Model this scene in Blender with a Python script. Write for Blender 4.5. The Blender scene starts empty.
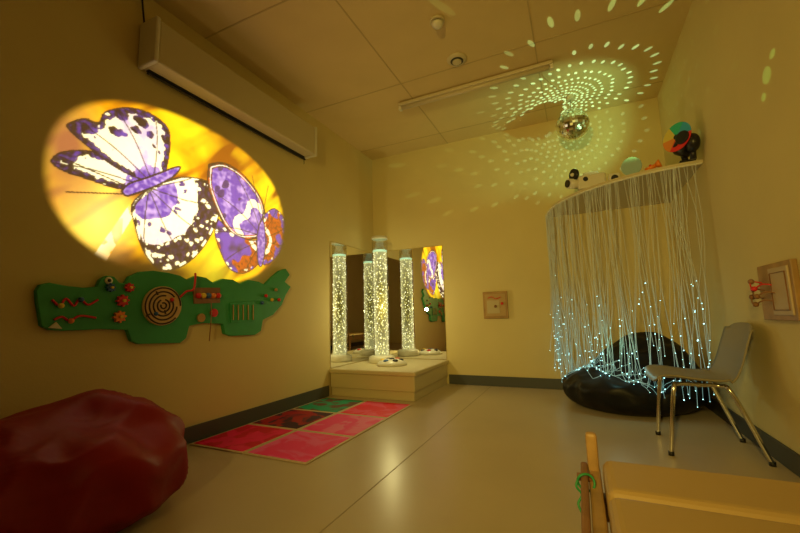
import bpy, bmesh, math, random
from mathutils import Vector, Matrix, noise
random.seed(7)
sc=bpy.context.scene
col=sc.collection
try: sc.view_settings.view_transform='Standard'
except Exception: pass
XL,XR,YB,YF,H=-2.47,0.908,4.51,-1.7,3.0
CAMZ=0.821

# ------------------------------------------------------------ helpers
def lin(r,g,b):
    f=lambda c:(c/255/12.92) if c/255<=.04045 else ((c/255+.055)/1.055)**2.4
    return (f(r),f(g),f(b))
def mat(name,c,rough=.6,metal=0,emit=None,es=0,alpha=1,trans=0,noise_amt=0,nscale=8,bump=0,bscale=60,coat=0,spec=None):
    m=bpy.data.materials.new(name); m.use_nodes=True
    nt=m.node_tree; b=nt.nodes['Principled BSDF']
    b.inputs['Base Color'].default_value=(*c,1); b.inputs['Roughness'].default_value=rough
    b.inputs['Metallic'].default_value=metal
    b.inputs['Transmission Weight'].default_value=trans
    b.inputs['Coat Weight'].default_value=coat
    b.inputs['Alpha'].default_value=alpha
    if spec is not None: b.inputs['Specular IOR Level'].default_value=spec
    if emit: b.inputs['Emission Color'].default_value=(*emit,1); b.inputs['Emission Strength'].default_value=es
    if noise_amt or bump:
        tc=nt.nodes.new('ShaderNodeTexCoord')
        n=nt.nodes.new('ShaderNodeTexNoise'); n.inputs['Scale'].default_value=nscale; n.inputs['Detail'].default_value=4
        nt.links.new(tc.outputs['Object'],n.inputs['Vector'])
        if noise_amt:
            r=nt.nodes.new('ShaderNodeValToRGB')
            r.color_ramp.elements[0].position=.3; r.color_ramp.elements[1].position=.7
            r.color_ramp.elements[0].color=(*[x*(1-noise_amt) for x in c],1)
            r.color_ramp.elements[1].color=(*[min(1,x*(1+noise_amt)) for x in c],1)
            nt.links.new(n.outputs['Fac'],r.inputs['Fac']); nt.links.new(r.outputs['Color'],b.inputs['Base Color'])
        if bump:
            n2=nt.nodes.new('ShaderNodeTexNoise'); n2.inputs['Scale'].default_value=bscale; n2.inputs['Detail'].default_value=3
            nt.links.new(tc.outputs['Object'],n2.inputs['Vector'])
            bp=nt.nodes.new('ShaderNodeBump'); bp.inputs['Strength'].default_value=bump; bp.inputs['Distance'].default_value=.01
            nt.links.new(n2.outputs['Fac'],bp.inputs['Height']); nt.links.new(bp.outputs['Normal'],b.inputs['Normal'])
    return m
def empty(name,loc=(0,0,0)):
    e=bpy.data.objects.new(name,None); e.location=loc; e.empty_display_size=.1; col.objects.link(e); return e
def fin(name,bm,m,parent=None,smooth=False,bevel=0,seg=2,matrix=None):
    me=bpy.data.meshes.new(name); bmesh.ops.recalc_face_normals(bm,faces=bm.faces); bm.to_mesh(me); bm.free()
    if smooth:
        for p in me.polygons: p.use_smooth=True
    if m:
        for mm in (m if isinstance(m,(list,tuple)) else [m]): me.materials.append(mm)
    o=bpy.data.objects.new(name,me); col.objects.link(o)
    if matrix: o.matrix_world=matrix
    if bevel:
        b=o.modifiers.new('bevel','BEVEL'); b.width=bevel; b.segments=seg; b.limit_method='ANGLE'
    if parent:
        o.parent=parent; o.matrix_parent_inverse=Matrix.Translation(-parent.location)
    return o
def box(name,lo,hi,m,parent=None,bevel=0,seg=2,rot=None):
    bm=bmesh.new(); bmesh.ops.create_cube(bm,size=1)
    lo=Vector(lo);hi=Vector(hi);c=(lo+hi)/2;s=hi-lo
    for v in bm.verts: v.co=Vector((v.co.x*s.x,v.co.y*s.y,v.co.z*s.z))
    M=Matrix.Translation(c)
    if rot: M=M@rot
    bmesh.ops.transform(bm,matrix=M,verts=bm.verts)
    return fin(name,bm,m,parent,bevel=bevel,seg=seg)
def cyl(name,p0,p1,r,m,parent=None,seg=32,r2=None,bevel=0,smooth=True):
    p0=Vector(p0);p1=Vector(p1);d=p1-p0
    bm=bmesh.new(); bmesh.ops.create_cone(bm,cap_ends=True,segments=seg,radius1=r,radius2=r if r2 is None else r2,depth=d.length)
    M=Matrix.Translation((p0+p1)/2)@d.to_track_quat('Z','Y').to_matrix().to_4x4()
    bmesh.ops.transform(bm,matrix=M,verts=bm.verts)
    o=fin(name,bm,m,parent,smooth=False,bevel=bevel)
    if smooth:
        for p in o.data.polygons: p.use_smooth=len(p.vertices)==4
    return o
def sph(name,c,r,m,parent=None,sc3=(1,1,1),seg=24):
    bm=bmesh.new(); bmesh.ops.create_uvsphere(bm,u_segments=seg,v_segments=seg//2,radius=r)
    for v in bm.verts: v.co=Vector((v.co.x*sc3[0],v.co.y*sc3[1],v.co.z*sc3[2]))+Vector(c)
    return fin(name,bm,m,parent,smooth=True)
def lathe(name,prof,c,m,parent=None,seg=40,axis=None):
    bm=bmesh.new(); rings=[]
    for r,z in prof:
        rings.append([bm.verts.new((max(r,1e-4)*math.cos(2*math.pi*i/seg),max(r,1e-4)*math.sin(2*math.pi*i/seg),z)) for i in range(seg)])
    for a,b in zip(rings,rings[1:]):
        for i in range(seg): bm.faces.new((a[i],a[(i+1)%seg],b[(i+1)%seg],b[i]))
    bm.faces.new(rings[0][::-1]); bm.faces.new(rings[-1])
    M=Matrix.Translation(c)
    if axis: M=M@Vector(axis).to_track_quat('Z','Y').to_matrix().to_4x4()
    bmesh.ops.transform(bm,matrix=M,verts=bm.verts)
    return fin(name,bm,m,parent,smooth=True)
def tube(name,paths,r,m,parent=None,res=2,cyclic=False):
    cu=bpy.data.curves.new(name,'CURVE'); cu.dimensions='3D'; cu.bevel_depth=r; cu.bevel_resolution=res; cu.use_fill_caps=True
    for pts in paths:
        s=cu.splines.new('POLY'); s.points.add(len(pts)-1)
        for p,q in zip(s.points,pts): p.co=(*q,1)
        s.use_cyclic_u=cyclic; s.use_smooth=True
    cu.materials.append(m)
    o=bpy.data.objects.new(name,cu); col.objects.link(o)
    if parent: o.parent=parent; o.matrix_parent_inverse=Matrix.Translation(-parent.location)
    return o
def smoothpath(pts,n=8):
    out=[];P=[Vector(p) for p in pts];P=[P[0]]+P+[P[-1]]
    for i in range(1,len(P)-2):
        for k in range(n):
            t=k/n;a,b,c,d=P[i-1],P[i],P[i+1],P[i+2]
            out.append(.5*((2*b)+(c-a)*t+(2*a-5*b+4*c-d)*t*t+(3*b-a-3*c+d)*t**3))
    out.append(P[-2]); return out

# camera axes (right handed): X along back wall, Y depth, Z up, in lens coordinates
Yc=Vector((179,44.5,382)).normalized()
Xc=Vector((834,-71.5,-382)); Xc=(Xc-Xc.dot(Yc)*Yc).normalized()
Zc=Xc.cross(Yc)
def wallL(px,py):
    """rectify a measurement on the left wall plane to metres (y,z)"""
    d=Vector((px-400,py-266.5,382)); t=XL/d.dot(Xc)
    return (t*d.dot(Yc),CAMZ+t*d.dot(Zc))

# ------------------------------------------------------------ materials
M_wall=mat('wall_paint',(.71,.59,.27),.75,noise_amt=.03,nscale=2,bump=.08,bscale=90)
M_ceil=mat('ceiling_paint',(.70,.54,.25),.8,noise_amt=.03,nscale=3)
M_base=mat('baseboard_vinyl',(.07,.075,.07),.5)
M_white=mat('white_plastic',(.62,.54,.34),.45)
M_white2=mat('white_gloss',(.75,.72,.6),.3)
M_black=mat('black_plastic',(.012,.012,.014),.35)
M_wood=mat('birch_wood',(.5,.3,.11),.5,noise_amt=.2,nscale=12)
M_wood2=mat('dark_wood',(.28,.13,.05),.5,noise_amt=.2,nscale=14)
M_chrome=mat('chrome',(.75,.74,.7),.18,1)
M_mirror=mat('mirror_glass',(.9,.9,.88),.01,1)
M_red=mat('red_paint',(.70,.02,.02),.4)
M_yel=mat('yellow_paint',(.85,.6,.04),.4)
M_blu=mat('blue_paint',(.03,.12,.4),.4)
M_green=mat('green_paint',(.035,.34,.11),.5,noise_amt=.08)
M_orange=mat('orange_plastic',(.9,.25,.02),.4)
M_floor=mat('vinyl_floor',(.56,.46,.31),.30,noise_amt=.06,nscale=1.5,bump=.03,bscale=25,spec=.5)

# ------------------------------------------------------------ room shell
T=.12
box('floor',(XL-T,YF-T,-T),(XR+T,YB+T,0),M_floor)
box('ceiling',(XL-T,YF-T,H),(XR+T,YB+T,H+T),M_ceil)
box('wall_left',(XL-T,YF-T,0),(XL,YB+T,H),M_wall)
box('wall_right',(XR,YF-T,0),(XR+T,YB+T,H),M_wall)
box('wall_back',(XL,YB,0),(XR,YB+T,H),M_wall)
box('wall_front',(XL,YF-T,0),(XR,YF,H),M_wall)
box('baseboard_left',(XL,YF,0),(XL+.012,3.46,.11),M_base,bevel=.003)
box('baseboard_right',(XR-.012,YF,0),(XR,YB,.11),M_base,bevel=.003)
box('baseboard_back',(-1.47,YB-.012,0),(XR,YB,.11),M_base,bevel=.003)
M_seam=mat('panel_seam',(.54,.41,.19),.8)
k=0
for x in (-1.36,-.16):
    k+=1; box('trim_%d'%k,(x-.005,YF,H-.003),(x+.005,YB,H),M_seam)
for y in (-.6,.6,1.85,3.08,4.2):
    k+=1; box('trim_%d'%k,(XL,y-.005,H-.003),(XR,y+.005,H),M_seam)
M_fseam=mat('floor_seam',(.44,.36,.24),.6)
k+=1; box('trim_%d'%k,(-.974,YF,0),(-.969,YB,.0015),M_fseam)

# ------------------------------------------------------------ projected picture (pool of light painted as a glowing mesh just off the wall)
def poly(pts): return [wallL(*p) for p in pts]
def inside(P,y,z):
    c=False;j=len(P)-1
    for i in range(len(P)):
        yi,zi=P[i];yj,zj=P[j]
        if (zi>z)!=(zj>z) and y<(yj-yi)*(z-zi)/(zj-zi)+yi: c=not c
        j=i
    return c
def edged(P,y,z):
    m=9
    for i in range(len(P)):
        a=P[i];b=P[(i+1)%len(P)];dx=b[0]-a[0];dy=b[1]-a[1];l=dx*dx+dy*dy+1e-9
        t=max(0,min(1,((y-a[0])*dx+(z-a[1])*dy)/l));m=min(m,math.hypot(y-a[0]-t*dx,z-a[1]-t*dy))
    return m
def bb(P): return (min(p[0] for p in P),max(p[0] for p in P),min(p[1] for p in P),max(p[1] for p in P))
W=[]
def rnd(pts):
    v=smoothpath([Vector((p[0],p[1],0)) for p in pts+[pts[0]]],4)[:-1]
    return [(q.x,q.y) for q in v]
def wing(pts,root,kind):
    P=poly(rnd(pts)); W.append((P,bb(P),wallL(*root),kind))
wing([(140,190),(116,189),(88,180),(64,172),(50,162),(60,152),(86,150),(112,156),(134,166),(148,180)],(147,187),'side')
wing([(152,183),(130,176),(106,162),(86,146),(70,132),(66,124),(84,118),(98,122),(104,112),(126,107),(150,113),(168,128),(170,148),(167,168),(163,181)],(153,184),'up')
wing([(148,188),(168,179),(192,177),(212,184),(220,200),(217,222),(206,244),(192,260),(174,270),(156,268),(142,250),(134,226),(131,204)],(148,188),'hind')
wing([(208,164),(222,162),(238,170),(252,184),(262,200),(266,220),(262,236),(250,240),(236,238),(224,226),(214,206),(207,184)],(262,236),'purple')
wing([(218,218),(232,232),(250,240),(262,240),(262,258),(252,270),(240,274),(228,268),(219,250),(214,232)],(262,240),'brown')
wing([(264,214),(274,208),(284,218),(287,234),(282,250),(272,262),(262,264),(260,240)],(260,240),'brown')
body=[poly(rnd([(120,191),(128,183),(146,177),(162,171),(176,166),(181,168),(174,177),(158,186),(140,193),(126,197)])),
      poly(rnd([(256,236),(260,220),(264,222),(266,244),(262,266),(257,262)]))]
stem=poly([(128,206),(136,211),(104,264),(94,268),(90,260)])
ant=[(wallL(126,186),wallL(58,156)),(wallL(122,194),wallL(66,192)),(wallL(261,222),wallL(268,186)),(wallL(261,222),wallL(252,176))]
def mix(a,b,t):
    t=max(0,min(1,t)); return tuple(x*(1-t)+y*t for x,y in zip(a,b))
S=lambda *c: lin(*c)
cY,cG,cB,cD=S(255,214,20),S(226,150,4),S(128,66,4),S(48,26,4)
cWh,cLi,cPu,cBk,cOr=S(255,246,200),S(172,144,212),S(84,50,160),S(18,10,26),S(170,70,14)
def seg(a,b,y,z):
    dx=b[0]-a[0];dy=b[1]-a[1];t=max(0,min(1,((y-a[0])*dx+(z-a[1])*dy)/(dx*dx+dy*dy)));return math.hypot(y-a[0]-t*dx,z-a[1]-t*dy)
def vor(x,y,z=0): return noise.voronoi(Vector((x,y,z)))[0]
def sm(x,a,b):
    t=max(0,min(1,(x-a)/(b-a))); return t*t*(3-2*t)
def paint(y,z):
    n=noise.fractal(Vector((y*2.2+z*1.2,z*2.2-y*1.1,3)),.9,2.1,4)
    n2=noise.noise(Vector((y*14,z*14,5)))
    n3=noise.noise(Vector((y*38,z*38,8)))
    st=noise.noise(Vector(((y+z)*1.4,(y-z)*5.5,1)))+.5*noise.noise(Vector(((y+z)*3,(y-z)*13,7)))
    c=mix(cY,cG,.45+1.3*n)
    c=mix(c,cB,(st-.05)*2.0+.3*n)
    d=math.hypot((y-2.1)/.55,(z-2.12)/.30); c=mix(c,cB,(1-d)*1.5*(0.7+st))
    d=math.hypot((y-1.22)/.26,(z-1.42)/.36); c=mix(c,S(246,206,120),(1-d)*.9)
    d=math.hypot((y-1.55)/.7,(z-1.14)/.17); c=mix(c,cD,(1-d)*1.3)
    d=math.hypot((y-1.05)/.24,(z-1.78)/.45); c=mix(c,S(150,92,60),(1-d)*1.2)
    d=math.hypot((y-2.0)/.22,(z-1.25)/.3); c=mix(c,S(200,200,40),(1-d)*.7)
    if inside(stem,y,z): c=mix(S(255,244,190),cG,.2+n+.6*(n2>.15))
    for P,B,r,kind in W:
        if not(B[0]<=y<=B[1] and B[2]<=z<=B[3]) or not inside(P,y,z): continue
        e=edged(P,y,z); dy,dz=y-r[0],z-r[1]; rr=math.hypot(dy,dz); a=math.atan2(dz,dy)
        vw=max(.02,rr)*abs(math.sin(a*6+.3*math.sin(rr*8)))/6      # distance to a vein in metres
        wob=.02*n2
        cell=vor(a*3.82+.3*math.sin(rr*8),(rr+wob)*11,1)
        vf=vor(y*20+n3*.4,z*20,2)
        if kind in('up','side'):
            c=mix(cWh,cLi,.05+.9*n+.4*n2+.2*n3)
            th=.05+.85*sm(rr,.12,.5)
            dark=cell[0]+.10*n3<th*.60 and rr>.08
            if dark: c=mix(cBk,cPu,.30+1.1*n2+.5*n3)
            if e<.040+.02*n3 and vf[0]>.2: c=mix(cBk,cPu,.10+n3)
            if rr<.12+.04*n3: c=mix(cPu,cLi,.25+n2+.6*n3)
        elif kind=='hind':
            if rr+wob<.20: c=mix(cPu,cLi,.35+1.2*n2+.8*n3)
            elif rr+wob<.36: c=mix(cWh,cLi,.05+n+.4*n3)
            else: c=mix(cBk,cPu,.05+.3*n3)
            if .20<rr<.38 and cell[0]+.1*n3<.27: c=mix(cBk,cPu,.5)
            if rr>=.36 and vf[0]<.32: c=cWh
            if e<.026: c=cWh if int((a*9)%2)==0 else cBk
        elif kind=='purple':
            c=mix(cPu,cLi,.15+1.1*n2+.8*n3)
            band=abs(rr-.26-.03*math.sin(a*7))
            if band<.034+.01*n3: c=cWh
            if rr>.36 and cell[0]<.33: c=mix(cBk,cPu,.3)
            if e<.042: c=mix(cBk,cOr,.25+n2+n3)
            if .024<e<.032: c=mix(cWh,cLi,.3)
        else:
            c=mix(cPu,cBk,.2+1.2*n2) if n+n2*.6<.05 else mix(cOr,cBk,.3+n3)
            if .10<rr+wob<.14: c=cWh
            if e<.035 and vf[0]<.32: c=cWh
            if rr<.08: c=mix(cPu,cBk,.3)
        if vw<.0042: c=mix(c,cBk,.85)
        if e<.009: c=cBk
    for q in body:
        if inside(q,y,z):
            c=mix(cPu,cLi,.2+1.4*noise.noise(Vector((y*40,z*40,0))))
            if edged(q,y,z)<.012: c=cBk
    for a_,b_ in ant:
        if seg(a_,b_,y,z)<.004: c=cBk
    return c
NY,NZ=430,300
y0,y1,z0,z1=.90,2.80,1.02,2.37
verts=[];cols=[];idx={}
for j in range(NZ):
    for i in range(NY):
        y=y0+(y1-y0)*i/(NY-1); z=z0+(z1-z0)*j/(NZ-1)
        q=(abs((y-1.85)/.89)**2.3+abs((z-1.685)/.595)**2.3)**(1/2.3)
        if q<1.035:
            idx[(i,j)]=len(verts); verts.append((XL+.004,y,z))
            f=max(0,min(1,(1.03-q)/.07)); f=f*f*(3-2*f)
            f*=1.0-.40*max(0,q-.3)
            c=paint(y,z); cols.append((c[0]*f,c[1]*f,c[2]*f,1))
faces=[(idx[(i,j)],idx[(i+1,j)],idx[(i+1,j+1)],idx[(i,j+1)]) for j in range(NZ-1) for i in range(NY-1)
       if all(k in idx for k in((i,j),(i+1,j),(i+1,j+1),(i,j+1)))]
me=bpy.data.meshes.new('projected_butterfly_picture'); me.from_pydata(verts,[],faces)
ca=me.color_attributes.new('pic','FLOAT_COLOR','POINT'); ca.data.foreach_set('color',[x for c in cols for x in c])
pm=bpy.data.materials.new('painted_projection'); pm.use_nodes=True; nt=pm.node_tree; nt.nodes.clear()
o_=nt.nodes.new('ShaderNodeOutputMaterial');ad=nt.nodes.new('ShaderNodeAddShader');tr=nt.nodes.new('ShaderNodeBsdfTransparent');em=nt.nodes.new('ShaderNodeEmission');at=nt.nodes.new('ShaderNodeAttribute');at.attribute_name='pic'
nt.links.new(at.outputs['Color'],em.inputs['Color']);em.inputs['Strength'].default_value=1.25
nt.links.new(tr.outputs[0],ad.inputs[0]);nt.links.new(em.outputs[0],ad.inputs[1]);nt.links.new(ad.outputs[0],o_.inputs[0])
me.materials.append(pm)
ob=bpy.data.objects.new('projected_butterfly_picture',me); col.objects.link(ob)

# ------------------------------------------------------------ crocodile activity board
croc=empty('crocodile_activity_board',(XL,1.9,.95))
def plate(name,pts,x0,x1,m,parent,bevel=.004):
    bm=bmesh.new(); vs=[bm.verts.new((x0,a,b)) for a,b in pts]; f=bm.faces.new(vs)
    r=bmesh.ops.extrude_face_region(bm,geom=[f])
    for v in r['geom']:
        if isinstance(v,bmesh.types.BMVert): v.co.x=x1
    return fin(name,bm,m,parent,bevel=bevel)
outl=[(33,291),(37,285),(46,283),(62,286),(80,288),(94,287),(97,280),(103,276),(111,277),(116,283),(122,284),(126,277),(137,272),(150,271),(165,273),(177,276),(184,280),(193,276),(203,278),(210,283),(220,279),(230,280),(237,284),(246,280),(256,282),(262,285),(270,277),(277,271),(283,269),(287,275),(282,282),(288,287),(283,295),(279,305),(270,315),(260,320),(258,331),(252,335),(228,336),(222,334),(220,324),(200,323),(186,326),(183,338),(177,343),(135,344),(128,341),(124,330),(96,329),(84,330),(60,331),(46,330),(38,326),(36,314),(34,302)]
plate('body_panel',[wallL(*p) for p in outl],XL,XL+.035,M_green,croc)
XF=XL+.035
def wl(px,py,x=XF): y,z=wallL(px,py); return Vector((x,y,z))
def disc(name,px,py,r,th,m,x=XF,seg=32): 
    p=wl(px,py,x); return cyl(name,p,p+Vector((th,0,0)),r,m,croc,seg,bevel=.002)
disc('maze_disc',158,306,.125,.02,mat('pale_wood',(.68,.45,.2),.5))
M_ml=mat('maze_line',(.05,.02,.01),.5)
for i,r in enumerate((.115,.09,.065,.04,.018)):
    p=wl(158,306,XF+.022); pts=[p+Vector((0,r*math.cos(a),r*math.sin(a))) for a in [i*.7+2*math.pi*k/40*.88 for k in range(41)]]
    tube('maze_ring_%d'%i,[pts],.005,M_ml,croc)
for i,(a,r) in enumerate([(0.5,.05),(2.1,.08),(3.7,.10),(5.0,.03)]):
    p=wl(158,306,XF+.022); tube('maze_wall_%d'%i,[[p+Vector((0,r*math.cos(a),r*math.sin(a))),p+Vector((0,(r+.024)*math.cos(a),(r+.024)*math.sin(a)))]],.005,M_ml,croc)
sph('maze_ball_a',wl(166,300,XF+.026),.013,M_red,croc); sph('maze_ball_b',wl(150,314,XF+.026),.013,M_blu,croc)
def gear(name,px,py,r,m,n=8):
    p=wl(px,py); pts=[]
    for i in range(n*4):
        a=2*math.pi*i/(n*4); rr=r if (i%4)<2 else r*.72
        pts.append((p.y+rr*math.cos(a),p.z+rr*math.sin(a)))
    plate(name,pts,XF,XF+.02,m,croc,.002)
    cyl(name+'_knob',(XF+.02,p.y,p.z),(XF+.035,p.y,p.z),r*.25,M_yel,croc,16)
gear('gear_a',118,301,.036,M_red); gear('gear_b',115,317,.036,M_orange); gear('gear_c',106,288,.026,M_blu); gear('gear_d',125,288,.028,M_red)
zz=smoothpath([wl(48,300,XF+.004),wl(56,306,XF+.004),wl(62,299,XF+.004),wl(70,306,XF+.004),wl(76,299,XF+.004),wl(84,305,XF+.004),wl(94,300,XF+.004)],6)
tube('zigzag_track_upper',[zz],.006,M_red,croc)
zz=smoothpath([wl(50,320,XF+.004),wl(58,317,XF+.004),wl(66,321,XF+.004),wl(76,316,XF+.004),wl(92,318,XF+.004)],6)
tube('zigzag_track_lower',[zz],.006,M_red,croc)
for i,(a,b) in enumerate([(56,306),(76,300),(66,321)]): sph('bead_%d'%i,wl(a,b,XF+.015),.014,[M_yel,M_blu,M_orange][i],croc)
plate('tooth',[wallL(*p) for p in[(44,328),(52,322),(58,329)]],XF,XF+.008,M_white2,croc,.001)
plate('bead_window',[wallL(*p) for p in[(189,288),(216,288),(216,303),(190,304)]],XF,XF+.01,M_wood2,croc,.002)
for i in range(5): 
    p=wl(193+5*i,296,XF+.022); sph('window_bead_%d'%i,p,.02,[M_red,M_yel,M_blu,M_orange,M_red][i],croc)
plate('slot_panel',[wallL(*p) for p in[(226,303),(252,301),(251,321),(227,323)]],XF,XF+.008,M_green,croc,.002)
for i in range(5):
    a=wl(229+5*i,305,XF+.012);b=wl(229+5*i,320,XF+.012); tube('slot_line_%d'%i,[[a,b]],.004,M_wood,croc)
for i,(a,b) in enumerate([(262,296),(268,300),(272,290),(258,303),(275,300)]): sph('tail_bead_%d'%i,wl(a,b,XF+.012),.015,[M_red,M_yel,M_wood,M_blu,M_red][i],croc)
for i,(a,b) in enumerate([(197,318),(210,313)]):
    disc('small_dial_%d'%i,a,b,.03,.015,[M_wood,M_red][i])
tube('hanging_string',[[wl(206,303,XF+.02),wl(205,318,XF+.03),wl(204,341,XF+.02)]],.004,M_wood2,croc)
tube('curved_handle',[smoothpath([wl(176,298,XF),wl(180,292,XF+.03),wl(186,290,XF+.04),wl(188,280,XF+.04),wl(190,274,XF+.02)])],.007,M_red,croc)
sph('eye_white',wl(105,281,XF+.002),.021,M_white2,croc,(.4,1,1)); sph('eye_pupil',wl(105,281,XF+.010),.010,M_black,croc,(.4,1,1))

# ------------------------------------------------------------ projection screen housing
ps=empty('projection_screen_housing',(XL,2.2,2.62)); XS=XL+.004
box('case',(XS,1.40,2.46),(XL+.17,3.00,2.755),M_white,ps,bevel=.012)
box('end_cap_near',(XS,1.37,2.45),(XL+.18,1.40,2.765),M_white2,ps,bevel=.01)
box('end_cap_far',(XS,3.00,2.45),(XL+.18,3.03,2.765),M_white2,ps,bevel=.01)
box('screen_slot',(XL+.02,1.42,2.452),(XL+.05,2.99,2.461),M_black,ps)
box('bottom_bar',(XL+.022,1.42,2.435),(XL+.04,3.02,2.454),M_black,ps,bevel=.004)
tube('power_cable',[smoothpath([(XL+.03,1.385,2.755),(XL+.025,1.37,2.88),(XL+.02,1.36,2.995)])],.006,M_black,ps)
tube('pull_hook',[smoothpath([(XL+.03,3.0,2.43),(XL+.035,3.0,2.40),(XL+.03,3.0,2.39)])],.003,M_black,ps)

# ------------------------------------------------------------ corner mirrors
box('mirror_panel',(XL,3.49,.285),(XL+.008,YB-.012,1.67),M_mirror,bevel=.002)
box('mirror_panel',(XL+.012,YB-.008,.285),(-1.49,YB,1.68),M_mirror,bevel=.002)

# ------------------------------------------------------------ podium
pod=empty('corner_podium',(-1.97,3.98,0))
M_pod=mat('cream_laminate',(.62,.53,.29),.45)
M_padl=mat('podium_pad',(.62,.53,.30),.5,bump=.1)
box('plinth',(XL+.016,3.50,0),(-1.50,YB-.014,.09),M_pod,pod,bevel=.004)
box('carcass',(XL+.016,3.48,.088),(-1.485,YB-.014,.235),M_pod,pod,bevel=.006)
box('top_pad',(XL+.004,3.46,.235),(-1.465,YB-.002,.28),M_padl,pod,bevel=.014,seg=3)

# ------------------------------------------------------------ bubble tube
bx,by=-2.165,4.11
bt=empty('bubble_tube_lamp',(bx,by,.28))
lathe('base',[(.15,.28),(.155,.29),(.15,.345),(.125,.36),(.1,.365)],(bx,by,0),M_white2,bt)
bmats=bpy.data.materials.new('bubbling_water'); bmats.use_nodes=True; nt=bmats.node_tree; b=nt.nodes['Principled BSDF']
tc=nt.nodes.new('ShaderNodeTexCoord');mp=nt.nodes.new('ShaderNodeMapping');mp.inputs['Scale'].default_value=(1,1,.75)
vo=nt.nodes.new('ShaderNodeTexVoronoi');vo.inputs['Scale'].default_value=40;rp=nt.nodes.new('ShaderNodeValToRGB')
rp.color_ramp.elements[0].position=.10;rp.color_ramp.elements[0].color=(1,.98,.58,1);rp.color_ramp.elements[1].position=.52;rp.color_ramp.elements[1].color=(.035,.030,.006,1)
e2=rp.color_ramp.elements.new(.28);e2.color=(.32,.28,.055,1)
nt.links.new(tc.outputs['Object'],mp.inputs[0]);nt.links.new(mp.outputs[0],vo.inputs['Vector']);nt.links.new(vo.outputs['Distance'],rp.inputs[0])
lw=nt.nodes.new('ShaderNodeLayerWeight');lw.inputs['Blend'].default_value=.45
mc=nt.nodes.new('ShaderNodeMix');mc.data_type='RGBA'
mc.inputs[7].default_value=(.95,.92,.45,1)
nt.links.new(rp.outputs[0],mc.inputs[6]);nt.links.new(mc.outputs[2],b.inputs['Emission Color'])
mm=nt.nodes.new('ShaderNodeMath');mm.operation='MULTIPLY';mm.inputs[1].default_value=.5
nt.links.new(lw.outputs['Facing'],mm.inputs[0]);nt.links.new(mm.outputs[0],mc.inputs[0])
b.inputs['Emission Strength'].default_value=2.0;b.inputs['Base Color'].default_value=(.15,.13,.05,1);b.inputs['Roughness'].default_value=.2
cyl('water_column',(bx,by,.37),(bx,by,1.60),.08,bmats,bt,40)
M_ac=bpy.data.materials.new('clear_acrylic'); M_ac.use_nodes=True; nt=M_ac.node_tree; nt.nodes.clear()
o_=nt.nodes.new('ShaderNodeOutputMaterial');mx=nt.nodes.new('ShaderNodeMixShader');tr=nt.nodes.new('ShaderNodeBsdfTransparent');gl=nt.nodes.new('ShaderNodeBsdfGlossy');fr=nt.nodes.new('ShaderNodeLayerWeight')
fr.inputs['Blend'].default_value=.3;tr.inputs[0].default_value=(.93,.93,.85,1);gl.inputs['Roughness'].default_value=.05
nt.links.new(fr.outputs['Facing'],mx.inputs[0]);nt.links.new(tr.outputs[0],mx.inputs[1]);nt.links.new(gl.outputs[0],mx.inputs[2]);nt.links.new(mx.outputs[0],o_.inputs[0])
cyl('acrylic_tube',(bx,by,.36),(bx,by,1.77),.095,M_ac,bt,40)
M_surf=mat('lit_water_surface',(.5,.6,.4),.2,emit=(.55,.95,.6),es=1.1)
cyl('water_surface',(bx,by,1.60),(bx,by,1.625),.086,M_surf,bt,40)
lathe('top_rim',[(.095,1.76),(.101,1.765),(.101,1.79),(.095,1.795),(.02,1.797)],(bx,by,0),M_white2,bt)
bm=bmesh.new()
for i in range(200):
    a=random.uniform(0,6.28);r=.083;z=random.uniform(.4,1.58);s=random.uniform(.003,.008)
    bmesh.ops.create_icosphere(bm,subdivisions=1,radius=s,matrix=Matrix.Translation((bx+r*math.cos(a),by+r*math.sin(a),z)))
fin('bubbles',bm,mat('bubble_glint',(.9,.9,.7),.2,emit=(1,.98,.65),es=2.0),bt,smooth=True)

sw=empty('bubble_tube_controller',(-1.93,3.92,.28))
lathe('dome',[(.165,.281),(.17,.29),(.16,.31),(.12,.335),(.08,.345),(.02,.347)],(-1.93,3.90,0),M_white2,sw)
for i in range(6):
    a=2*math.pi*i/6+.3; sph('button_%d'%i,(-1.93+.1*math.cos(a),3.90+.1*math.sin(a),.335),.032,[M_black,M_red,M_black,M_yel,M_blu,M_black][i],sw,(1,1,.55))
sph('button_centre',(-1.93,3.90,.347),.03,M_black,sw,(1,1,.5))

# ------------------------------------------------------------ liquid floor tiles
def tilemat(name,a,b2):
    m=mat(name,a,.5,spec=.2); nt=m.node_tree; b=nt.nodes['Principled BSDF']
    tc=nt.nodes.new('ShaderNodeTexCoord');n=nt.nodes.new('ShaderNodeTexNoise');n.inputs['Scale'].default_value=4.5;n.inputs['Distortion'].default_value=1.2
    r=nt.nodes.new('ShaderNodeValToRGB');r.color_ramp.elements[0].position=.46;r.color_ramp.elements[1].position=.54
    r.color_ramp.elements[0].color=(*a,1);r.color_ramp.elements[1].color=(*b2,1)
    nt.links.new(tc.outputs['Object'],n.inputs['Vector']);nt.links.new(n.outputs['Fac'],r.inputs[0]);nt.links.new(r.outputs[0],b.inputs['Base Color'])
    return m
RC=[[((.92,.015,.16),(.70,.005,.05)),((.98,.035,.26),(.98,.13,.46))],
    [((.05,.01,.05),(.42,.01,.03)),((.97,.035,.28),(.97,.18,.45))],
    [((.01,.36,.22),(.16,.06,.05)),((.95,.015,.08),(.97,.09,.24))]]
M_trim=mat('tile_rim',(.64,.50,.32),.5)
for r in range(3):
    for c in range(2):
        x0=-2.435+c*.49; yy=1.83+r*.51
        e=empty('liquid_floor_tile',(x0+.24,yy+.25,0))
        box('rim',(x0+.003,yy+.003,0.0005),(x0+.485,yy+.505,.008),M_trim,e,bevel=.003)
        box('gel_panel',(x0+.020,yy+.020,.006),(x0+.468,yy+.488,.0105),tilemat('gel_%d%d'%(r,c),*RC[r][c]),e,bevel=.002)

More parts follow.
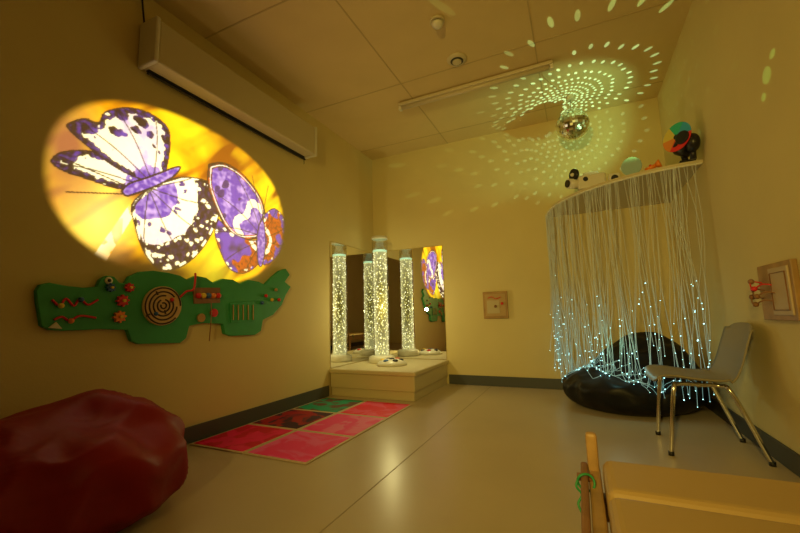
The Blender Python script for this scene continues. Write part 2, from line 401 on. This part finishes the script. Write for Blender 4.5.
# ------------------------------------------------------------ bean bags
def blob(name,c,rx,ry,hfun,m,wr=.02,seed=0,zc=.2,sub=6,pw=.8,fold=3.2):
    bm=bmesh.new(); bmesh.ops.create_icosphere(bm,subdivisions=sub,radius=1)
    for v in bm.verts:
        n=v.co.normalized()
        rad=math.hypot(n.x,n.y); a=math.atan2(n.y,n.x)
        rr=rad**pw
        px,py=c[0]+rr*math.cos(a)*rx,c[1]+rr*math.sin(a)*ry
        if n.z>=0: z=zc+abs(n.z)**.9*(hfun(px,py)-zc)
        else: z=zc*(1-min(1,abs(n.z)*1.35))
        q=Vector((px,py,z))
        w=noise.noise(Vector((px*5,py*5,z*5+seed)))*.6+ (1-abs(noise.noise(Vector((px*fold+seed,py*fold,z*4)))*2.4))*.5+(1-abs(noise.noise(Vector((px*7+seed,py*7+z*3,z*5+2)))*2.6))*.3
        k=wr*w*(min(1,z/.1))
        q+=Vector((n.x*k,n.y*k,n.z*k*.9))
        q.z=max(0.001,q.z)
        q.x=min(max(q.x,XL+.018),XR-.018); q.y=min(q.y,YB-.018); v.co=q
    return fin(name,bm,m,None,smooth=True)
def g(x,y,cx,cy,s,h): return h*math.exp(-((x-cx)**2+(y-cy)**2)/(2*s*s))
M_rv=mat('red_vinyl',(.26,.005,.006),.5,bump=.6,bscale=7,spec=.3)
blob('red_bean_bag',(-2.01,.88),.385,.53,lambda x,y:.36+g(x,y,-2.08,1.10,.22,.12)+g(x,y,-2.06,.53,.15,.09),M_rv,.062,3,zc=.24,pw=.6,fold=3.6)

# ------------------------------------------------------------ black bean bag + fibre optic curtain
M_bv=mat('black_vinyl',(.006,.006,.007),.45,bump=.2,bscale=8,spec=.3)
hb=lambda x,y:.29+g(x,y,.70,4.0,.24,.36)+g(x,y,.32,4.1,.2,.16)
bag=blob('black_bean_bag',(.34,3.90),.52,.47,hb,M_bv,.04,9,zc=.16)
from mathutils.bvhtree import BVHTree
bt_=BVHTree.FromPolygons([v.co for v in bag.data.vertices],[p.vertices for p in bag.data.polygons])
SH=1.90; R=1.14
shelf=empty('corner_shelf',(XR,YB,SH))
bm=bmesh.new(); pts=[(XR,YB)]+[(XR-R*math.cos(a),YB-R*math.sin(a)) for a in [math.pi/2*i/32 for i in range(33)]]
f=bm.faces.new([bm.verts.new((x,y,SH-.03)) for x,y in pts]); r=bmesh.ops.extrude_face_region(bm,geom=[f])
for v in r['geom']:
    if isinstance(v,bmesh.types.BMVert): v.co.z=SH
fin('shelf_board',bm,M_white,shelf,bevel=.003)
tube('edge_strip',[[(XR-(R+.004)*math.cos(a),YB-(R+.004)*math.sin(a),SH-.03) for a in [.01+(math.pi/2-.02)*i/32 for i in range(33)]]],.009,M_white2,shelf)
cur=empty('fiber_optic_curtain',(.1,3.7,SH))
paths=[];tips=[];NS=140
for i in range(NS):
    a=.03+(math.pi/2-.08)*((i+random.uniform(-.45,.45))/(NS-1))
    if random.random()<.4: a=random.choice((.12,.3,.5,.66,.85,1.02,1.2,1.4))+random.gauss(0,.025)
    a=max(.02,min(1.54,a))
    x=XR-(R+.012)*math.cos(a); y=YB-(R+.012)*math.sin(a)
    x=min(x,XR-.03); y=min(y,YB-.03)
    zend=random.uniform(.12,.5) if random.random()<.8 else random.uniform(.5,.9)
    amp=random.uniform(.004,.026);ph=random.uniform(0,6);tx=random.gauss(0,.05);ty=random.uniform(-.03,.1)
    P=[];n=26
    for kk in range(n+1):
        t=kk/n; zz=SH-.03-(SH-.03-zend)*t
        P.append(Vector((x+tx*t*t+amp*math.sin(ph+t*7),y+ty*t*t+amp*.7*math.cos(ph*1.3+t*6),zz)))
    out=[]
    for q in P:
        h=bt_.ray_cast(Vector((q.x,q.y,2)),Vector((0,0,-1)))
        if h[0] is not None and q.z<h[0].z+.006:
            q=Vector((q.x,q.y,h[0].z+.006))
        q.x=min(q.x,XR-.01); q.y=min(q.y,YB-.01)
        out.append(q)
    q=out[-1].copy()
    if zend<.45:
        d=Vector((random.uniform(-.4,1),random.uniform(-.3,1),0)).normalized()
        for s in range(random.randint(2,7)):
            q=q+d*.03; d=(d+Vector((random.uniform(-.3,.3),random.uniform(-.3,.3),0))).normalized()
            h=bt_.ray_cast(Vector((q.x,q.y,2)),Vector((0,0,-1)))
            if h[0] is None or q.x>XR-.03 or q.y>YB-.03: break
            if h[0].z<out[-1].z+.08: q=Vector((q.x,q.y,h[0].z+.006)); out.append(q)
    paths.append(out); tips.append(out[-1])
    for s in range(random.choice((0,1,1,2))):
        tips.append(out[random.randint(len(out)*68//100,len(out)-1)])
M_fib=mat('glowing_fibre',(.5,.5,.34),.35)
nt=M_fib.node_tree; b=nt.nodes['Principled BSDF']
sx=nt.nodes.new('ShaderNodeSeparateXYZ');rp=nt.nodes.new('ShaderNodeMapRange')
ge=nt.nodes.new('ShaderNodeNewGeometry')
nt.links.new(ge.outputs['Position'],sx.inputs[0]);nt.links.new(sx.outputs[2],rp.inputs[0])
rp.inputs[1].default_value=1.1;rp.inputs[2].default_value=.25;rp.inputs[3].default_value=0;rp.inputs[4].default_value=1
rc=nt.nodes.new('ShaderNodeValToRGB');rc.color_ramp.elements[0].color=(.05,.052,.025,1);rc.color_ramp.elements[1].color=(.07,.22,.22,1)
nt.links.new(rp.outputs[0],rc.inputs[0]);nt.links.new(rc.outputs[0],b.inputs['Emission Color']);b.inputs['Emission Strength'].default_value=1
tube('fibre_strands',paths,.0016,M_fib,cur,res=1)
bm=bmesh.new()
for q in tips: bmesh.ops.create_icosphere(bm,subdivisions=1,radius=random.uniform(.0022,.0048),matrix=Matrix.Translation(q))
fin('fibre_light_points',bm,mat('fibre_tip',(.5,.9,.9),.3,emit=(.42,.90,.92),es=3.8),cur)

# ------------------------------------------------------------ things on the shelf
pj=empty('effect_projector',(.12,3.78,SH))
box('body',(.08,3.73,SH+.012),(.31,3.89,SH+.145),M_white2,pj,bevel=.02,seg=3)
for i,(x,y) in enumerate([(.11,3.76),(.28,3.76),(.11,3.86),(.28,3.86)]): cyl('foot_%d'%i,(x,y,SH),(x,y,SH+.014),.012,M_black,pj,12)
cyl('lens_barrel',(.10,3.80,SH+.085),(-.0,3.74,SH+.085),.045,M_white2,pj)
cyl('lens',(-.0,3.74,SH+.085),(-.012,3.733,SH+.085),.034,M_black,pj)
cyl('wheel_motor',(.065,3.765,SH+.165),(.045,3.75,SH+.165),.055,M_black,pj)
sph('wheel_hub',(.043,3.748,SH+.165),.018,M_white2,pj)
cyl('focus_knob',(.15,3.745,SH+.10),(.145,3.718,SH+.10),.02,M_black,pj)
box('handle',(.13,3.79,SH+.14),(.26,3.82,SH+.185),M_white2,pj,bevel=.014)
sp=empty('speaker_box',(.36,3.72,SH))
box('case',(.325,3.68,SH),(.415,3.77,SH+.10),M_white2,sp,bevel=.012); cyl('cone',(.37,3.681,SH+.055),(.37,3.676,SH+.055),.028,M_black,sp)
fd=empty('light_spot_disc',(.50,3.66,SH))  # disc on a stand, added in place of a greenish light spot on the wall
cyl('disc',(.50,3.66,SH+.125),(.495,3.648,SH+.123),.078,mat('frosted_green',(.28,.38,.18),.4,emit=(.45,.65,.3),es=.06),fd)
cyl('stand',(.50,3.66,SH),(.50,3.66,SH+.05),.012,M_white,fd); cyl('foot',(.50,3.66,SH),(.50,3.66,SH+.012),.04,M_white,fd)
op=empty('orange_toy_torch',(.62,3.5,SH))
cyl('handle',(.57,3.51,SH+.025),(.64,3.485,SH+.045),.016,M_orange,op); cyl('head',(.64,3.485,SH+.045),(.67,3.475,SH+.055),.02,M_orange,op,r2=.036)
sph('switch',(.605,3.50,SH+.055),.009,M_red,op); cyl('rest',(.58,3.51,SH),(.58,3.51,SH+.02),.014,M_orange,op)
cw=empty('colour_wheel_spotlight',(.80,3.42,SH))
L0=Vector((.735,3.43,SH+.17)); BALL=Vector((.085,4.05,2.68)); dr=(BALL-L0).normalized()
cc=L0-dr*.04
cyl('lamp_housing',cc-dr*.01+Vector((.02,0,0)),cc-dr*.10+Vector((.02,0,0)),.07,M_black,cw,bevel=.01)
fdv=Vector((-.75,-.62,.12)).normalized(); wc=Vector((.765,3.345,SH+.19))
side=fdv.cross(Vector((0,0,1))).normalized(); up=side.cross(fdv)
gl=[('gel_red',(.6,.02,.01),(.8,.05,.02)),('gel_green',(.02,.32,.08),(.05,.6,.2)),('gel_teal',(.03,.25,.2),(.05,.5,.4)),('gel_blue',(.02,.04,.16),(.02,.05,.3)),('gel_orange',(.6,.18,.02),(.8,.3,.02)),('gel_yellow',(.6,.45,.05),(.6,.5,.05))]
cmats=[mat(a_,b_,.3,emit=c_,es=.08) for a_,b_,c_ in gl]
bm=bmesh.new(); N=48
cen=bm.verts.new(wc); ring=[bm.verts.new(wc+.11*(math.cos(2*math.pi*i/N)*side+math.sin(2*math.pi*i/N)*up)) for i in range(N)]
for i in range(N):
    f=bm.faces.new((cen,ring[i],ring[(i+1)%N])); f.material_index=[5,1,2,0,0,4][(i//8)%6]
o=fin('colour_wheel',bm,cmats,cw); s=o.modifiers.new('s','SOLIDIFY'); s.thickness=.006
cyl('wheel_hub',wc-fdv*.02,wc+fdv*.012,.018,M_black,cw)
cyl('wheel_motor',wc+Vector((.05,-.02,-.03)),wc+fdv*.05+Vector((.05,-.02,-.03)),.05,M_black,cw,bevel=.008)
sph('motor_cover',(.845,3.325,SH+.12),.07,M_black,cw,(.7,1,1)); cyl('motor_stem',(.845,3.34,SH),(.845,3.33,SH+.08),.02,M_black,cw)
cyl('stand',(.82,3.42,SH),(.80,3.42,SH+.12),.02,M_black,cw); box('foot',(.77,3.37,SH),(.87,3.47,SH+.015),M_black,cw,bevel=.004)
tube('cable',[smoothpath([(.80,3.40,SH+.01),(.74,3.45,SH+.006),(.70,3.52,SH+.006),(.60,3.62,SH+.006)])],.005,M_orange,cw)

# ------------------------------------------------------------ mirror ball
mb=empty('mirror_ball',BALL)
bm=bmesh.new(); bmesh.ops.create_uvsphere(bm,u_segments=40,v_segments=22,radius=.158)
bmesh.ops.translate(bm,vec=BALL,verts=bm.verts)
for f in bm.faces: f.material_index=0 if random.random()<.68 else (1 if random.random()<.5 else 2)
bmesh.ops.inset_individual(bm,faces=bm.faces[:],thickness=.0012,depth=0)
fin('mirror_facets',bm,[mat('facet_mirror',(.85,.90,.82),.12,1),mat('facet_bright',(.95,1,.85),.45,1),mat('facet_dim',(.45,.5,.4),.2,1)],mb)
cyl('hanger_cap',BALL+Vector((0,0,.150)),BALL+Vector((0,0,.175)),.025,M_chrome,mb)
cyl('spindle',BALL+Vector((0,0,.17)),BALL+Vector((0,0,.27)),.005,M_chrome,mb)
cyl('motor',BALL+Vector((0,0,.265)),(BALL.x,BALL.y,H-.007),.04,M_white,mb,bevel=.005)
tube('motor_cable',[smoothpath([(BALL.x-.03,BALL.y,H-.025),(BALL.x-.1,3.85,H-.02),(-.12,3.6,H-.012),(-.14,3.48,H-.02)])],.003,M_seam,mb)
L=(L0-BALL).normalized(); BMS={2:bmesh.new(),1:bmesh.new(),0:bmesh.new()}
CLS={k_:v_.loops.layers.float_color.new('pic') for k_,v_ in BMS.items()}
rows=32
def hit(o,d):
    best=None
    for ax,val in((2,H-.0045),(1,YB-.004),(0,XR-.004),(0,XL+.004)):
        if abs(d[ax])<1e-6: continue
        t=(val-o[ax])/d[ax]
        if t<=0.01: continue
        p=o+d*t
        if XL<p.x<XR and -1<p.y<YB and 0<p.z<H and (best is None or t<best[0]): best=(t,p,ax,val)
    return best
for j in range(rows):
    th=math.pi*(j+.5)/rows; n_=max(4,int(64*math.sin(th)))
    for i in range(n_):
        ph=2*math.pi*(i+.13*j)/n_
        n=Vector((math.sin(th)*math.cos(ph),math.sin(th)*math.sin(ph),math.cos(th)))
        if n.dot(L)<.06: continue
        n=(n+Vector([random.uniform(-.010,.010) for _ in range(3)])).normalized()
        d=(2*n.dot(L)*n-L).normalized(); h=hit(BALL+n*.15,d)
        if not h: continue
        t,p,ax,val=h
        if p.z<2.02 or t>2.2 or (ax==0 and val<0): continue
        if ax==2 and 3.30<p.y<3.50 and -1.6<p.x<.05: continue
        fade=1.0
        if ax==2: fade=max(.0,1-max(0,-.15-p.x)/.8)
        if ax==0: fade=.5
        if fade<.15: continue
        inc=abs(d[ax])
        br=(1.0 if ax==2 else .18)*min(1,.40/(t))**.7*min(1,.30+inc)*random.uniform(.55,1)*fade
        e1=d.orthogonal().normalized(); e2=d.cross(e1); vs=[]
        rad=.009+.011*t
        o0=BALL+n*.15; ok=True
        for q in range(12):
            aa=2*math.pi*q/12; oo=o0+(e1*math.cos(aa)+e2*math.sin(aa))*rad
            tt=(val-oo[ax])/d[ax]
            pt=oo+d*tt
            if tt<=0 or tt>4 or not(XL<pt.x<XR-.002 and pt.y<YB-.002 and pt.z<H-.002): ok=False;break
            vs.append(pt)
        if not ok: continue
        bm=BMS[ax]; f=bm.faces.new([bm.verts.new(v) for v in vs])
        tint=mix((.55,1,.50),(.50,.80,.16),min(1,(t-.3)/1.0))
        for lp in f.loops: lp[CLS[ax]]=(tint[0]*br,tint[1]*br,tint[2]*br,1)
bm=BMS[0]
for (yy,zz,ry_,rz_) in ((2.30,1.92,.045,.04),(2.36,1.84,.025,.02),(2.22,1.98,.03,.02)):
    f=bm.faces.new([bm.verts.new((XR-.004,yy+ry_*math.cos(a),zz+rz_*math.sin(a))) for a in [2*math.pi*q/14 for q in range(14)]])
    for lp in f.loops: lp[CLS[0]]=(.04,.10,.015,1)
sm_=pm.copy(); sm_.name='painted_ball_spots'; sm_.node_tree.nodes['Emission'].inputs['Strength'].default_value=.85
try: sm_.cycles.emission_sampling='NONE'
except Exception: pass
for ax in (2,1,0): fin('mirror_ball_light_spots',BMS[ax],sm_)  # reflected light spots painted as glowing ovals on ceiling and walls

# ------------------------------------------------------------ ceiling fittings
lf=empty('fluorescent_batten_light',(-.8,3.4,H))
box('housing',(-1.52,3.35,H-.04),(-.04,3.43,H-.008),M_white,lf,bevel=.008)
cyl('tube_diffuser',(-1.49,3.39,H-.052),(-.07,3.39,H-.052),.022,mat('off_tube',(.6,.52,.34),.3),lf)
for i,x in enumerate((-1.51,-.05)): box('end_holder_%d'%i,(x-.015,3.365,H-.075),(x+.015,3.415,H-.03),M_white2,lf,bevel=.005)
box('mount',(-1.3,3.37,H-.009),(-.2,3.41,H),M_white,lf)
sd=empty('smoke_detector',(-.79,2.49,H))
cyl('base',(-.79,2.49,H-.018),(-.79,2.49,H-.0),.055,M_white,sd,bevel=.003)
cyl('dark_gap',(-.79,2.49,H-.03),(-.79,2.49,H-.018),.036,M_black,sd)
lathe('head',[(.015,-.062),(.03,-.056),(.04,-.04),(.045,-.03)],(-.79,2.49,H),M_white2,sd)
vt=empty('ceiling_air_valve',(-.785,3.03,H))
lathe('rim',[(.045,-.022),(.075,-.02),(.085,-.005),(.085,0)],(-.785,2.98,H-.0),M_white,vt)
cyl('gap',(-.785,2.98,H-.024),(-.785,2.98,H-.018),.055,M_black,vt); cyl('centre_disc',(-.785,2.98,H-.034),(-.785,2.98,H-.024),.038,M_white,vt)

# ------------------------------------------------------------ wooden wall games
wg=empty('wooden_wall_puzzle',(-.87,YB,.91))
M_frame=mat('honey_wood',(.42,.24,.08),.5,noise_amt=.2,nscale=12)
box('frame',(-1.01,YB-.03,.76),(-.73,YB,1.07),M_frame,wg,bevel=.004)
box('recess',(-.985,YB-.034,.79),(-.755,YB-.028,1.04),mat('tan_board',(.5,.33,.13),.6),wg)
box('paper_panel',(-.965,YB-.038,.82),(-.82,YB-.032,.97),mat('cream_card',(.55,.45,.25),.6),wg,bevel=.002)
sph('knob_red',(-.79,YB-.045,.93),.016,M_red,wg); sph('knob_brown',(-.865,YB-.05,.90),.016,M_wood2,wg)
tube('wire',[smoothpath([(-.95,YB-.045,.995),(-.90,YB-.06,1.01),(-.86,YB-.045,.985),(-.80,YB-.05,1.005)])],.004,M_red,wg)

rm=empty('bead_maze_panel',(XR,2.47,.89))
box('board',(XR-.025,2.30,.75),(XR,2.66,1.03),M_frame,rm,bevel=.004)
box('inner_board',(XR-.032,2.325,.775),(XR-.022,2.52,1.005),mat('pale_card',(.55,.42,.26),.5),rm,bevel=.003)
tube('inner_outline',[[(XR-.034,2.345,.80),(XR-.034,2.50,.80),(XR-.034,2.50,.98),(XR-.034,2.345,.98),(XR-.034,2.345,.80)]],.0025,M_wood2,rm)
for i,(ya,za) in enumerate([(2.62,.94),(2.60,.90),(2.63,.86)]):
    tube('wire_%d'%i,[smoothpath([(XR-.02,ya,za),(XR-.07,ya-.0,za+.01),(XR-.085,ya-.06,za-.03),(XR-.06,ya-.11,za-.01),(XR-.02,ya-.13,za-.02)])],.0035,[M_red,M_wood2,M_wood2][i],rm)
    sph('bead_a_%d'%i,(XR-.072,ya-.01,za+.01),.014,[M_wood2,M_red,M_wood2][i],rm); sph('bead_b_%d'%i,(XR-.082,ya-.07,za-.03),.013,[M_red,M_wood2,M_wood2][i],rm)

# ------------------------------------------------------------ chair
CX=.02
ch=empty('plastic_stacking_chair',(.62,2.9,0))
M_ch=mat('grey_plastic',(.29,.25,.17),.45)
prof=smoothpath([(.355,0,.385),(.375,0,.41),(.43,0,.418),(.56,0,.402),(.68,0,.398),(.745,0,.425),(.785,0,.50),(.815,0,.59),(.845,0,.68),(.862,0,.725)],5)
bm=bmesh.new(); rows_=[];nn=16;tot=len(prof)-1
for k,p in enumerate(prof):
    t=k/tot; row=[]
    hw=.225 if t<.55 else .225-.02*(t-.55)/.45
    if t>.9: hw-=.03*((t-.9)/.1)**2
    if t<.08: hw-=.03*(1-t/.08)**2
    for i in range(nn+1):
        s=-1+2*i/nn
        lift=.022*abs(s)**3 if t<.5 else 0
        fwd=-.03*abs(s)**2 if t>=.55 else -.03*abs(s)**2*max(0,(t-.35)/.2)
        row.append(bm.verts.new((p.x+CX+fwd,2.90+s*hw,p.z+lift-(.02*abs(s)**4 if t>.93 else 0))))
    rows_.append(row)
for a,b in zip(rows_,rows_[1:]):
    for i in range(nn): bm.faces.new((a[i],a[i+1],b[i+1],b[i]))
o=fin('seat_shell',bm,M_ch,ch,smooth=True); s=o.modifiers.new('s','SOLIDIFY'); s.thickness=.009; s.offset=-1
for i,y in enumerate((2.70,3.10)):
    yi=2.90+(y-2.90)*.75
    tube('leg_front_%d'%i,[smoothpath([(.60+CX,yi,.386),(.47+CX,yi,.386),(.435+CX,y,.36),(.39+CX,y+(.0),.012)],8)],.0115,M_chrome,ch)
    tube('leg_rear_%d'%i,[smoothpath([(.55+CX,yi,.384),(.66+CX,yi,.384),(.70+CX,y,.35),(.825+CX,y,.012)],8)],.0115,M_chrome,ch)
    cyl('foot_front_%d'%i,(.39+CX,y,0),(.39+CX,y,.022),.015,M_black,ch); cyl('foot_rear_%d'%i,(.826+CX,y,0),(.826+CX,y,.022),.015,M_black,ch)
tube('cross_bar',[[(.56+CX,2.75,.384),(.56+CX,3.05,.384)]],.01,M_chrome,ch)

# ------------------------------------------------------------ padded wooden bench
be=empty('padded_wooden_bench',(.45,.8,0))
M_lea=mat('cream_leatherette',(.56,.38,.15),.5,bump=.06,bscale=30)
box('cushion_rear',(.025,1.048,.32),(.87,1.27,.41),M_lea,be,bevel=.024,seg=4)
box('cushion_mid',(.025,.60,.32),(.87,1.036,.41),M_lea,be,bevel=.024,seg=4)
box('cushion_front',(.025,.2,.32),(.87,.595,.41),M_lea,be,bevel=.022,seg=4)
box('side_rail_left',(-.01,.15,.28),(.02,1.30,.37),M_wood,be,bevel=.006)
box('side_rail_right',(.87,.15,.28),(.90,1.30,.37),M_wood,be,bevel=.006)
box('cross_rail_a',(.02,1.22,.26),(.87,1.26,.32),M_wood,be,bevel=.004); box('cross_rail_b',(.02,.19,.26),(.87,.23,.32),M_wood,be,bevel=.004)
for i,(x,y) in enumerate([(-.0,1.21),(.865,1.21),(-.0,.17),(.865,.17)]): box('leg_%d'%i,(x-.005,y,0),(x+.025,y+.06,.31),M_wood,be,bevel=.005)
box('end_post',(-.012,1.27,.26),(.018,1.30,.47),M_wood,be,bevel=.008)
box('side_rod',(-.03,.45,.37),(-.012,1.28,.39),M_wood2,be,bevel=.006)
tube('green_cord',[smoothpath([(-.03,1.16,.395),(-.042,1.15,.37),(-.03,1.15,.35),(-.04,1.14,.33),(-.03,1.13,.31)])],.003,M_green,be)
tube('cord_loop',[[(-.018+.020*math.cos(a),1.155+.004*math.sin(2*a),.38+.020*math.sin(a)) for a in [2*math.pi*k/20 for k in range(21)]]],.003,M_green,be)
cyl('peg',(-.04,1.20,.375),(.0,1.20,.375),.01,M_wood2,be)

# ------------------------------------------------------------ lights
def lamp(name,kind,loc,power,c,target=None,**kw):
    ld=bpy.data.lights.new(name,kind); ld.energy=power; ld.color=c
    for k_,v_ in kw.items(): setattr(ld,k_,v_)
    o=bpy.data.objects.new(name,ld); o.location=loc; col.objects.link(o)
    if target is not None: o.rotation_euler=(Vector(target)-Vector(loc)).to_track_quat('-Z','Y').to_euler()
    return o
AMB=(1,.71,.15)
lamp('amber_fill_spot','SPOT',(-.3,-1.4,1.7),285,AMB,(-.5,4.5,1.1),spot_size=math.radians(76),spot_blend=1,shadow_soft_size=.06)  # added fill lamp behind the camera to brighten the room, no fitting there
lamp('bubble_tube_glow','POINT',(-1.96,3.90,.9),8,(1,.88,.38),shadow_soft_size=.02)
lamp('colour_wheel_beam','SPOT',L0+dr*.03,22,(.5,1,.45),BALL,spot_size=math.radians(80),spot_blend=.6,shadow_soft_size=.02)
lamp('fibre_glow','POINT',(.2,3.45,.55),.8,(.4,1,.9),shadow_soft_size=.02)
w=bpy.data.worlds.new('world'); sc.world=w; w.use_nodes=True; w.node_tree.nodes['Background'].inputs[0].default_value=(.02,.014,.005,1)

# ------------------------------------------------------------ camera
cd=bpy.data.cameras.new('camera'); cam=bpy.data.objects.new('camera',cd); col.objects.link(cam)
cd.sensor_width=36; cd.lens=382*36/800; cd.clip_start=.05
Rm=Matrix(((Xc[0],-Xc[1],-Xc[2]),(Yc[0],-Yc[1],-Yc[2]),(Zc[0],-Zc[1],-Zc[2]))).to_4x4()
cam.matrix_world=Matrix.Translation((0,0,CAMZ))@Rm
sc.camera=cam
